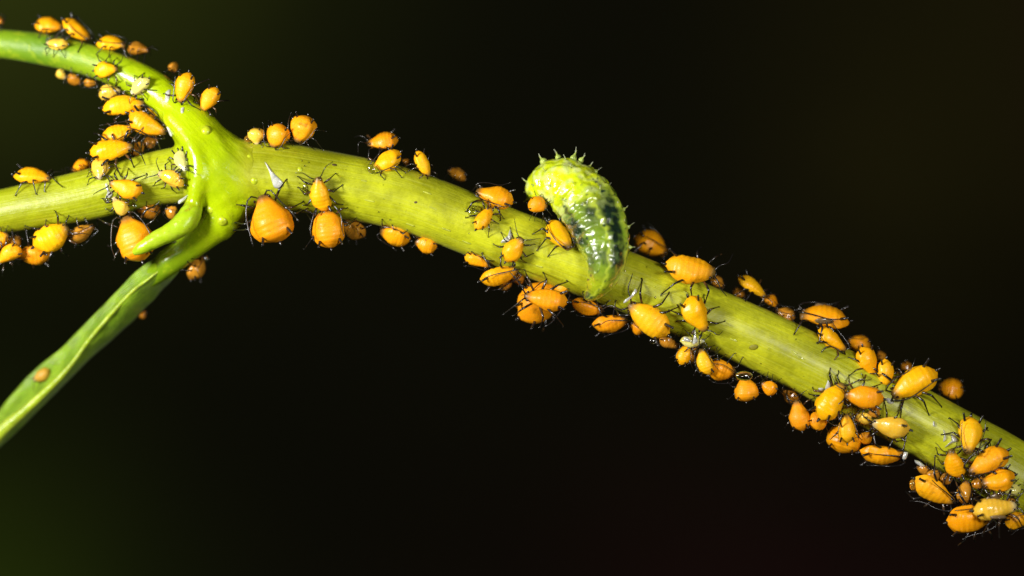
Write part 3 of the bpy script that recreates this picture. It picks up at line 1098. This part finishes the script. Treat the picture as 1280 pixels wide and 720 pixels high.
# ---- first stretch after the joint
aphid(322, 181, 318, 160, 20, 'p', 'pale yellow aphid with wet head on top of the joint beside an amber drop', up=(-.2, .3, 1), d=-20)
aphid(341, 185, 352, 155, 27, 'o', 'orange aphid standing head down at the top edge just past the joint', up=(-.1, .2, 1), d=-24)
aphid(371, 178, 385, 145, 30, 'o', 'bigger deep orange aphid with raised cornicles at the top edge past the joint', up=(-.2, .2, 1), d=-20, horn=1.3)
aphid(326, 244, 350, 302, 51, 'o', 'largest plump amber orange aphid hanging from the stem underside just past the joint', up=(-.1, .1, 1), d=-46, ant='back', horn=1.1)
aphid(396, 222, 405, 265, 22, 'y', 'slim yellow aphid on the stem directly above a plump hanging aphid', out=2)
aphid(407, 260, 414, 310, 39, 'o', 'plump bright orange aphid hanging tail down below a slim yellow one', up=(0, .1, 1), d=-36, ant='back', horn=1.1)
aphid(430, 276, 456, 296, 22, 'b', 'shaded brown aphid under the stem beside the plump bright orange one', up=(.2, -.8, .4), d=12)
aphid(476, 286, 513, 300, 25, 'o', 'deep orange aphid hanging under the stem with its legs dangling', up=(0, -.7, .7), d=-2)
aphid(519, 302, 546, 310, 20, 'o', 'orange aphid with pale face and dark eye hanging under the stem', up=(.1, -.5, 1), d=-4)
aphid(459, 180, 498, 174, 21, 'o', 'orange aphid in profile above the stem, mounted behind a yellow one', up=(.1, 1, .5), d=2)
aphid(468, 213, 501, 190, 22, 'y', 'orange-yellow aphid at the top stem edge with its head in a clear drop', up=(-.3, .4, 1), d=-22)
aphid(536, 221, 521, 188, 15, 'y', 'narrow yellow aphid standing head down at the top stem edge, alone', up=(.45, .2, 1), d=-16, shape='slim')
aphid(560, 212, 582, 225, 16, 'b', 'blurred dark orange aphid behind the top stem edge', up=(.4, 1, 0), d=30)
aphid(503, 200, 513, 206, 9, 'b', 'tiny dark brown blurred aphid behind the top stem edge', up=(.3, 1, 0), d=26)
# ---- before the larva
aphid(595, 239, 642, 253, 25, 'o', 'dull orange aphid with pimpled back lying along the top stem edge', up=(.15, .5, 1), d=-28, shape='slim')
aphid(615, 259, 595, 287, 16, 'y', 'small yellow aphid head up beside a clear round drop', out=2)
aphid(684, 258, 660, 254, 20, 'o', 'rounded orange aphid facing away under the rump of the larva', up=(-.2, .1, 1), d=-32, shape='plump')
aphid(710, 312, 687, 275, 22, 'y', 'bright yellow aphid on the stem close to the dark side of the larva', out=2, shape='slim')
aphid(652, 297, 632, 327, 22, 'y', 'yellow aphid on the stem beside a white forked painted glint', out=2)
aphid(612, 332, 581, 319, 16, 'y', 'slim orange-yellow aphid at the lower stem edge, above a longer one', up=(-.2, -.3, 1), d=-14)
aphid(648, 337, 600, 351, 21, 'y', 'long orange-yellow aphid in profile under the stem with antenna laid along its flank', up=(-.2, -.9, .7), d=-16, ant='back', shape='slim')
aphid(703, 357, 648, 397, 44, 'o', 'large deep orange aphid lying beneath a smaller long-legged one', up=(-.2, -.4, 1), d=-2)
aphid(655, 370, 710, 378, 26, 'o', 'long-legged orange aphid climbing over a large deep orange one', up=(.0, .2, 1), d=-44, shape='slim')
aphid(753, 390, 714, 378, 18, 'o', 'orange aphid at the lower stem edge right below the head of the larva', up=(.1, -.6, .8), d=-14)
aphid(785, 401, 740, 407, 20, 'o', 'orange aphid with shiny tail hanging between the larva head and a big yellow aphid', up=(-.1, -.8, .7), d=-10, shape='slim')
# ---- after the larva
aphid(786, 380, 836, 419, 32, 'y', 'big bright yellow aphid crossing the lower stem edge with legs braced on the stem', up=(-.25, -.2, 1), d=-38, shape='slim', horn=1.2)
aphid(894, 343, 831, 330, 32, 'y', 'big golden aphid lying along the top stem edge with a bold black cornicle', up=(.1, .35, 1), d=-34, shape='slim', horn=1.3)
aphid(834, 318, 793, 296, 32, 'o', 'deep orange out-of-focus aphid behind the larva and the big golden aphid', up=(.5, .9, .3), d=40)
aphid(881, 415, 860, 371, 30, 'y', 'bright golden aphid head down on the middle of the stem, dark legs spread', out=3, shape='slim')
aphid(905, 359, 889, 348, 14, 'b', 'small dull orange aphid just past the head of the big golden aphid', up=(.4, .8, .4), d=10)
aphid(958, 372, 923, 345, 16, 'y', 'narrow golden aphid slanting down the far stem edge', up=(.5, .7, .6), d=6, shape='slim')
aphid(932, 370, 915, 364, 13, 'b', 'dim brown aphid behind the narrow slanting golden one', up=(.3, .9, .3), d=24)
aphid(972, 384, 957, 370, 14, 'o', 'dull orange aphid between a narrow golden one and a glinting one', up=(.4, .8, .3), d=14)
aphid(969, 388, 994, 397, 16, 'b', 'dull aphid with a white glint on its face at the far stem edge', up=(.4, .8, .5), d=6)
aphid(1000, 392, 1062, 402, 27, 'o', 'large orange nymph with a brown wing pad standing high on its legs in profile', up=(.15, 1, .6), d=-6, pads=True, ant='back', shape='nymph')
aphid(1057, 439, 1023, 410, 19, 'y', 'yellow aphid under the winged nymph, antennae laid along its back', up=(.2, .3, 1), d=-22, ant='back', shape='slim')
aphid(1058, 428, 1088, 434, 22, 'o', 'blurred dark orange aphid behind the yellow one at the far stem edge', up=(.3, 1, .1), d=36)
aphid(1092, 472, 1078, 433, 23, 'y', 'golden aphid standing head down on the far stem edge, wider of an upright pair', up=(.2, .3, 1), d=-28, shape='slim')
aphid(1105, 488, 1108, 448, 19, 'y', 'narrower golden aphid of an upright pair on the far stem edge', up=(.2, .3, 1), d=-30, shape='slim')
aphid(1097, 438, 1103, 452, 13, 'b', 'dark brown blurred aphid behind the wider of the upright pair', up=(.4, .9, 0), d=32)
aphid(1114, 494, 1171, 463, 31, 'y', 'big plump golden aphid pointing its tail past the far stem edge', up=(-.1, .3, 1), d=-38, shape='slim', horn=1.2)
aphid(1141, 466, 1127, 455, 14, 'b', 'small dim aphid behind the back of the big plump golden one', up=(.3, .9, .2), d=22)
aphid(1172, 484, 1204, 490, 26, 'o', 'dark orange out-of-focus aphid beyond the far stem edge, last in line', up=(.4, .9, .3), d=34)
aphid(1124, 466, 1114, 474, 12, 'b', 'tiny brown aphid in the gap beside the narrower upright one', up=(.3, .8, .3), d=14)
# ---- crowd in the middle of the last stretch
aphid(1054, 479, 1024, 524, 30, 'y', 'large shiny yellow aphid with white glare on its back at the lower stem edge', up=(-.35, .1, 1), d=-44, shape='slim')
aphid(1056, 494, 1105, 499, 27, 'o', 'dull orange aphid lying across the stem, head to head with a large shiny one', out=4, shape='slim')
aphid(1091, 530, 1137, 537, 24, 'p', 'tan yellow aphid with pale cross lines at the lower part of the stem', out=4, shape='slim')
aphid(1069, 524, 1089, 522, 13, 'p', 'tiny dull yellow aphid between the crowded adults', out=4)
aphid(1085, 515, 1100, 516, 12, 'b', 'tiny amber aphid behind the tiny dull yellow one', out=1)
aphid(1058, 517, 1059, 554, 21, 'y', 'yellow aphid head up at the lower edge, lying on a plump orange one', up=(-.1, .1, 1), d=-44, shape='slim', ant='back')
aphid(1062, 528, 1050, 566, 42, 'o', 'plump deep orange aphid mostly hidden beneath a yellow one', up=(-.2, -.3, 1), d=-10)
aphid(1071, 549, 1090, 546, 15, 'o', 'small orange aphid beside the plump hidden one', up=(.1, -.5, 1), d=-16)
aphid(1036, 517, 1013, 533, 22, 'o', 'round orange aphid half hidden under the tail of the large shiny one', up=(-.3, -.4, 1), d=-20)
aphid(995, 500, 1003, 539, 23, 'o', 'orange aphid hanging tail down from the lower edge, black legs across it', up=(-.3, -.1, 1), d=-18)
aphid(976, 487, 998, 502, 15, 'b', 'shaded brown aphid in the gap under the lower stem edge', up=(-.2, -.8, .4), d=2)
aphid(1130, 570, 1074, 565, 23, 'o', 'long orange aphid in profile under the stem with a white painted glint at its face', up=(-.2, -.9, .6), d=-20, shape='slim', ant='back')
# ---- under the stem, between the two crowds
aphid(861, 431, 850, 456, 17, 'y', 'small bright yellow aphid hanging under the translucent one', up=(-.2, -.1, 1), d=-30, ant='back')
aphid(875, 436, 886, 469, 19, 'y', 'yellow aphid with dark eye hanging head up under the stem', up=(-.2, 0, 1), d=-30, ant='back')
aphid(918, 468, 884, 456, 24, 'o', 'orange aphid slung under the stem behind the yellow one with dark eye', up=(-.3, -.6, .8), d=-16)
aphid(932, 470, 933, 502, 29, 'o', 'stubby orange aphid hanging tail down, its dark head under a glossy drop', up=(-.1, 0, 1), d=-22, shape='plump')
aphid(952, 478, 970, 491, 17, 'o', 'small orange aphid with greyish head beside the stubby one', up=(-.1, -.3, 1), d=-24)
aphid(788, 402, 806, 416, 14, 'o', 'small orange aphid peeping from behind the big bright yellow one', up=(-.4, -.7, .4), d=-4)
aphid(848, 434, 824, 422, 14, 'b', 'dull amber aphid behind the tail of the big bright yellow one', up=(-.3, -.7, .5), d=-8)
aphid(881, 427, 850, 427, 13, 'g', 'pale translucent aphid lying flat under white painted glints at the lower edge', up=(-.1, .1, 1), d=-36, legs=True, horn=0)
# ---- last cluster
aphid(1210, 567, 1215, 521, 26, 'y', 'golden aphid standing head down on the stem, highest of the last cluster', out=4, shape='slim', horn=1.2)
aphid(1211, 590, 1260, 563, 26, 'o', 'orange aphid with two upright black cornicles in the last cluster', up=(-.1, .5, 1), d=-52, shape='slim', horn=1.3)
aphid(1186, 562, 1200, 598, 20, 'y', 'yellow aphid with its head in a wet patch of the stem, last cluster', out=4, shape='slim')
aphid(1228, 606, 1269, 594, 24, 'o', 'orange nymph with folded wing buds in the last cluster', up=(-.1, .6, 1), d=-54, shape='nymph', pads=False)
aphid(1192, 629, 1143, 598, 26, 'y', 'golden aphid with an amber drop at its tail under the stem', up=(-.35, -.5, .8), d=-26, shape='slim', ant='back')
aphid(1271, 632, 1216, 639, 25, 'p', 'pale yellow nymph with grey wing pad and dark eye at the cluster bottom', up=(-.05, .5, 1), d=-62, shape='nymph', pads=True)
aphid(1242, 645, 1183, 653, 33, 'o', 'plump orange aphid hanging lowest of all, legs crossed over it', up=(-.2, -.3, 1), d=-40, shape='slim')
aphid(1286, 648, 1256, 654, 19, 'y', 'small yellow aphid at the bottom corner under the pale nymph', up=(0, -.4, 1), d=-50)
aphid(1252, 612, 1277, 612, 14, 'g', 'olive translucent aphid wedged under the nymph with wing buds', up=(0, .2, 1), d=-48)
aphid(1208, 600, 1204, 630, 19, 'b', 'wet amber aphid in the middle of the last cluster, partly hidden', up=(-.1, -.1, 1), d=-34)
aphid(1176, 590, 1158, 600, 15, 'b', 'dim orange brown aphid behind the golden aphid with the amber drop', up=(-.3, -.6, .6), d=-14)
aphid(1146, 582, 1162, 591, 11, 'b', 'tiny dim aphid at the lower stem edge before the last cluster', up=(-.3, -.6, .6), d=-8)

# ---- half hidden ones in the gaps
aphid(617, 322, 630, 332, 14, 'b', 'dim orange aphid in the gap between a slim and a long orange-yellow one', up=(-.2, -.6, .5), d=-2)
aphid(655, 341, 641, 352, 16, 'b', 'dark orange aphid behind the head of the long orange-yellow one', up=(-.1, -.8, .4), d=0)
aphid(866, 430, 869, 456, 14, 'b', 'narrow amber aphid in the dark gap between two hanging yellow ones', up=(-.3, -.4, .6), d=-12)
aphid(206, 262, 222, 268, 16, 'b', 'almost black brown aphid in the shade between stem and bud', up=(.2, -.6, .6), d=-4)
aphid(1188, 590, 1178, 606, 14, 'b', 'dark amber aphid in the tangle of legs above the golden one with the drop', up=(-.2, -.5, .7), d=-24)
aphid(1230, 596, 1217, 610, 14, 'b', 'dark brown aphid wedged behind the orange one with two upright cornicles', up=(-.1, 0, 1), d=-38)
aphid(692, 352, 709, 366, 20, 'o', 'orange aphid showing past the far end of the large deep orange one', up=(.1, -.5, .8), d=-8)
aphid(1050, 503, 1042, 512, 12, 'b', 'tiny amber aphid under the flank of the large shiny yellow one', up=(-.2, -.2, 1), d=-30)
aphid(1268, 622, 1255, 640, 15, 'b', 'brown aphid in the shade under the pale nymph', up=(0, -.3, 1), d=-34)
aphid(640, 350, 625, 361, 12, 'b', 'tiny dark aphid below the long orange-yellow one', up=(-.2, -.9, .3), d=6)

# ------------------------------------------------------------------ honeydew: clear drops, and white glints painted as solid flecks
def drop(px, py, rx, ry, label, mat=None, ang=0.0, h=0.7, d=None, group='clear honeydew drops'):
    f = front(px, py)
    if f and d is None:
        z, nrm = f
    else:
        z, nrm = (d if d is not None else nearest2d(px, py)[0]), Vector((0, -1, 0))
    q = Vector((0, -1, 0)).rotation_difference(nrm).to_matrix()
    a = R(ang)
    V, F = ball((0, 0, 0), 0.01, (1, 1, 1), None, 14, 24)
    W = []
    for v in V:
        x, y, zz = v.x * rx, v.y * 1.0, v.z * ry
        k = 1 + 0.06 * noise.noise((x * 30, zz * 30, px))
        x, zz = (x * math.cos(a) - zz * math.sin(a)) * k, (x * math.sin(a) + zz * math.cos(a)) * k
        W.append(q @ Vector((x, y * h * min(rx, ry), zz)))
    o = link('honeydew_drop', W, F, mat or M_DROP, None, loc=P(px, py, z))
    tag(o, label, 'drop', group)


drop(381.5, 237, 3.4, 8.0, 'tall oval clear drop on the stem left of the slim yellow aphid')
drop(592, 264, 8.5, 8.0, 'round clear drop beside the head of a small yellow aphid')
drop(464, 211, 4.5, 6.5, 'clear shiny drop at the head of an aphid on the top edge', ang=20, d=-36)
drop(930, 470, 11, 6.0, 'glossy dark drop over the head of the stubby hanging aphid', d=-38, h=0.8)
drop(310, 174, 4.8, 4.8, 'round amber drop on top of the joint', M_AMBER, d=-14, h=1.0, group=None)
drop(1141, 606, 4.2, 7.0, 'amber lumpy drop at the tail of a golden aphid', M_AMBER, d=-26, h=0.9, group=None)
drop(255, 271, 2.4, 2.6, 'tiny clear bead on the joint beside the bud')
drop(219.5, 308, 2.8, 1.8, 'tiny clear bead on the leaf stalk under the bud')
drop(168, 257, 2.8, 2.6, 'tiny clear bead at the head of the shaded brownish yellow aphid', d=-34)
drop(134.5, 250, 3.0, 3.0, 'tiny clear bead under the white painted glint on the near stem', d=-36)
drop(258, 323, 2.6, 4.0, 'small clear bead on the dark aphid under the joint', d=6)
drop(816, 426, 5.0, 4.0, 'blurred clear bead hanging under the big bright yellow aphid', d=2)
drop(1123, 541, 2.4, 2.0, 'tiny clear bead under the tan yellow aphid with cross lines')
drop(1250, 617, 3.4, 3.2, 'clear bead inside the last cluster', d=-66)


def fleck(poly, label, d=None, thick=1.5):  # a specular glint on honeydew, modelled as a raised white patch
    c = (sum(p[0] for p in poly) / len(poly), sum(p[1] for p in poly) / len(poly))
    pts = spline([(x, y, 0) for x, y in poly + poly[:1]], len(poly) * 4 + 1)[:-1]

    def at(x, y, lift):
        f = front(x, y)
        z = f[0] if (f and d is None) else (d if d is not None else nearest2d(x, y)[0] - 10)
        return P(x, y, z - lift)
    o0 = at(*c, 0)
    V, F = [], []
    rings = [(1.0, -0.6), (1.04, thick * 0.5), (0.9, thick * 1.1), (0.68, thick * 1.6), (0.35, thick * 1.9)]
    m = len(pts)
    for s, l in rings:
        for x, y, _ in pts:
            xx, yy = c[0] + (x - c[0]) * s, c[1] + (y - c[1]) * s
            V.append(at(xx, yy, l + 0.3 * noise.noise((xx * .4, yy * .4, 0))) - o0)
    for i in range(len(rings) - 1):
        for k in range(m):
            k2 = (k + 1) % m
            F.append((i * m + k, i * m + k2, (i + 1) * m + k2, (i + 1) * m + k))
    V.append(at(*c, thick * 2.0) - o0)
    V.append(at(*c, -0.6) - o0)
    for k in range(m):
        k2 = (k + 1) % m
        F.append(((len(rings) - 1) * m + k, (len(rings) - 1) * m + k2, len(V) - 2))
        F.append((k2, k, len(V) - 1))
    me_o = link('honeydew_glint', V, F, M_GLINT, None, loc=o0)
    tag(me_o, label, 'fleck', 'white painted honeydew glints')


fleck([(331, 203), (333, 204), (341, 215), (352, 226), (354, 231), (349, 235), (343, 234), (340, 227), (337, 216)], 'white funnel-shaped painted glint on the stem just past the joint')
fleck([(638, 285), (640, 293), (637, 304), (633, 303), (626, 303), (630, 298), (635, 294)], 'white forked painted glint on the stem before the larva')
fleck([(131, 230), (134, 229), (137, 238), (141, 243), (134, 250), (131, 249), (134, 241)], 'white curved painted glint beside the egg-shaped aphid before the joint')
fleck([(794, 361), (796, 365), (788, 374), (780, 379), (781, 375), (789, 369)], 'white slanted painted glint between the antennae of the big bright yellow aphid', d=-48)
fleck([(869, 410), (870, 418), (872, 427), (866, 430), (867, 421)], 'upright white painted glint under the golden head down aphid', d=-44)
fleck([(855, 421), (860, 422), (863, 427), (855, 426)], 'small white painted glint on the back of the pale translucent aphid', d=-46)
fleck([(1035, 475), (1038, 480), (1037, 489), (1031, 487)], 'white painted glint near the head of the large shiny yellow aphid')
fleck([(1023, 485), (1029, 485), (1028, 489), (1024, 489)], 'small white painted glint next to the one near the large shiny aphid')
fleck([(1109, 497), (1116, 499), (1117, 504), (1112, 505), (1108, 501)], 'white painted glint under the head of the big plump golden aphid')
fleck([(1166, 527), (1168, 527), (1169, 533), (1166, 532)], 'small upright white painted glint on the bare stem before the last cluster')
fleck([(1179, 537), (1181, 540), (1183, 548), (1179, 552), (1180, 545)], 'white hooked painted glint on the bare stem before the last cluster')
fleck([(1189, 542), (1198, 550), (1190, 554), (1181, 559), (1188, 552), (1192, 549)], 'large white ragged painted glint above the head of a yellow aphid in the last cluster')
fleck([(1130, 565), (1135, 566), (1132, 574), (1128, 573)], 'white painted glint at the face of the long orange aphid in profile', d=-34)
fleck([(1143, 575), (1150, 577), (1156, 583), (1151, 583), (1145, 579)], 'long white painted glint on the lower stem edge before the last cluster', d=-20)
fleck([(207, 115), (213, 112), (211, 126), (206, 128)], 'white rectangular painted glint on the bend of the upper branch')
fleck([(226, 135), (230, 134), (229, 141), (226, 141)], 'small white painted glint below the upright aphid on the bend')
fleck([(208, 159), (212, 158), (216, 168), (213, 170)], 'thin white painted glint in the fork beside the joint', d=-22)
fleck([(235, 243), (232, 249), (224, 255), (223, 251), (229, 247)], 'white slanted painted glint between the joint and the bud', d=-36)


def honeydew_specks():
    V, F = [], []
    rnd = random.Random(5)
    n = 0
    while n < 130:
        px, py = rnd.uniform(0, 1280), rnd.uniform(20, 640)
        f = front(px, py)
        if not f or f[1].y > -0.35:
            continue
        q = Vector((0, 0, 1)).rotation_difference(f[1]).to_matrix()
        r = rnd.choice((0.4, 0.5, 0.6, 0.8, 1.2)) / 100
        v, fc = ball(P(px, py, f[0] - 0.2), r, (1, rnd.uniform(.7, 1.5), 0.5), q, 5, 8)
        o = len(V)
        V += v
        F += [tuple(i + o for i in g) for g in fc]
        n += 1
    o = link('honeydew_specks', V, F, M_DROP)
    o['kind'] = 'stuff'


honeydew_specks()
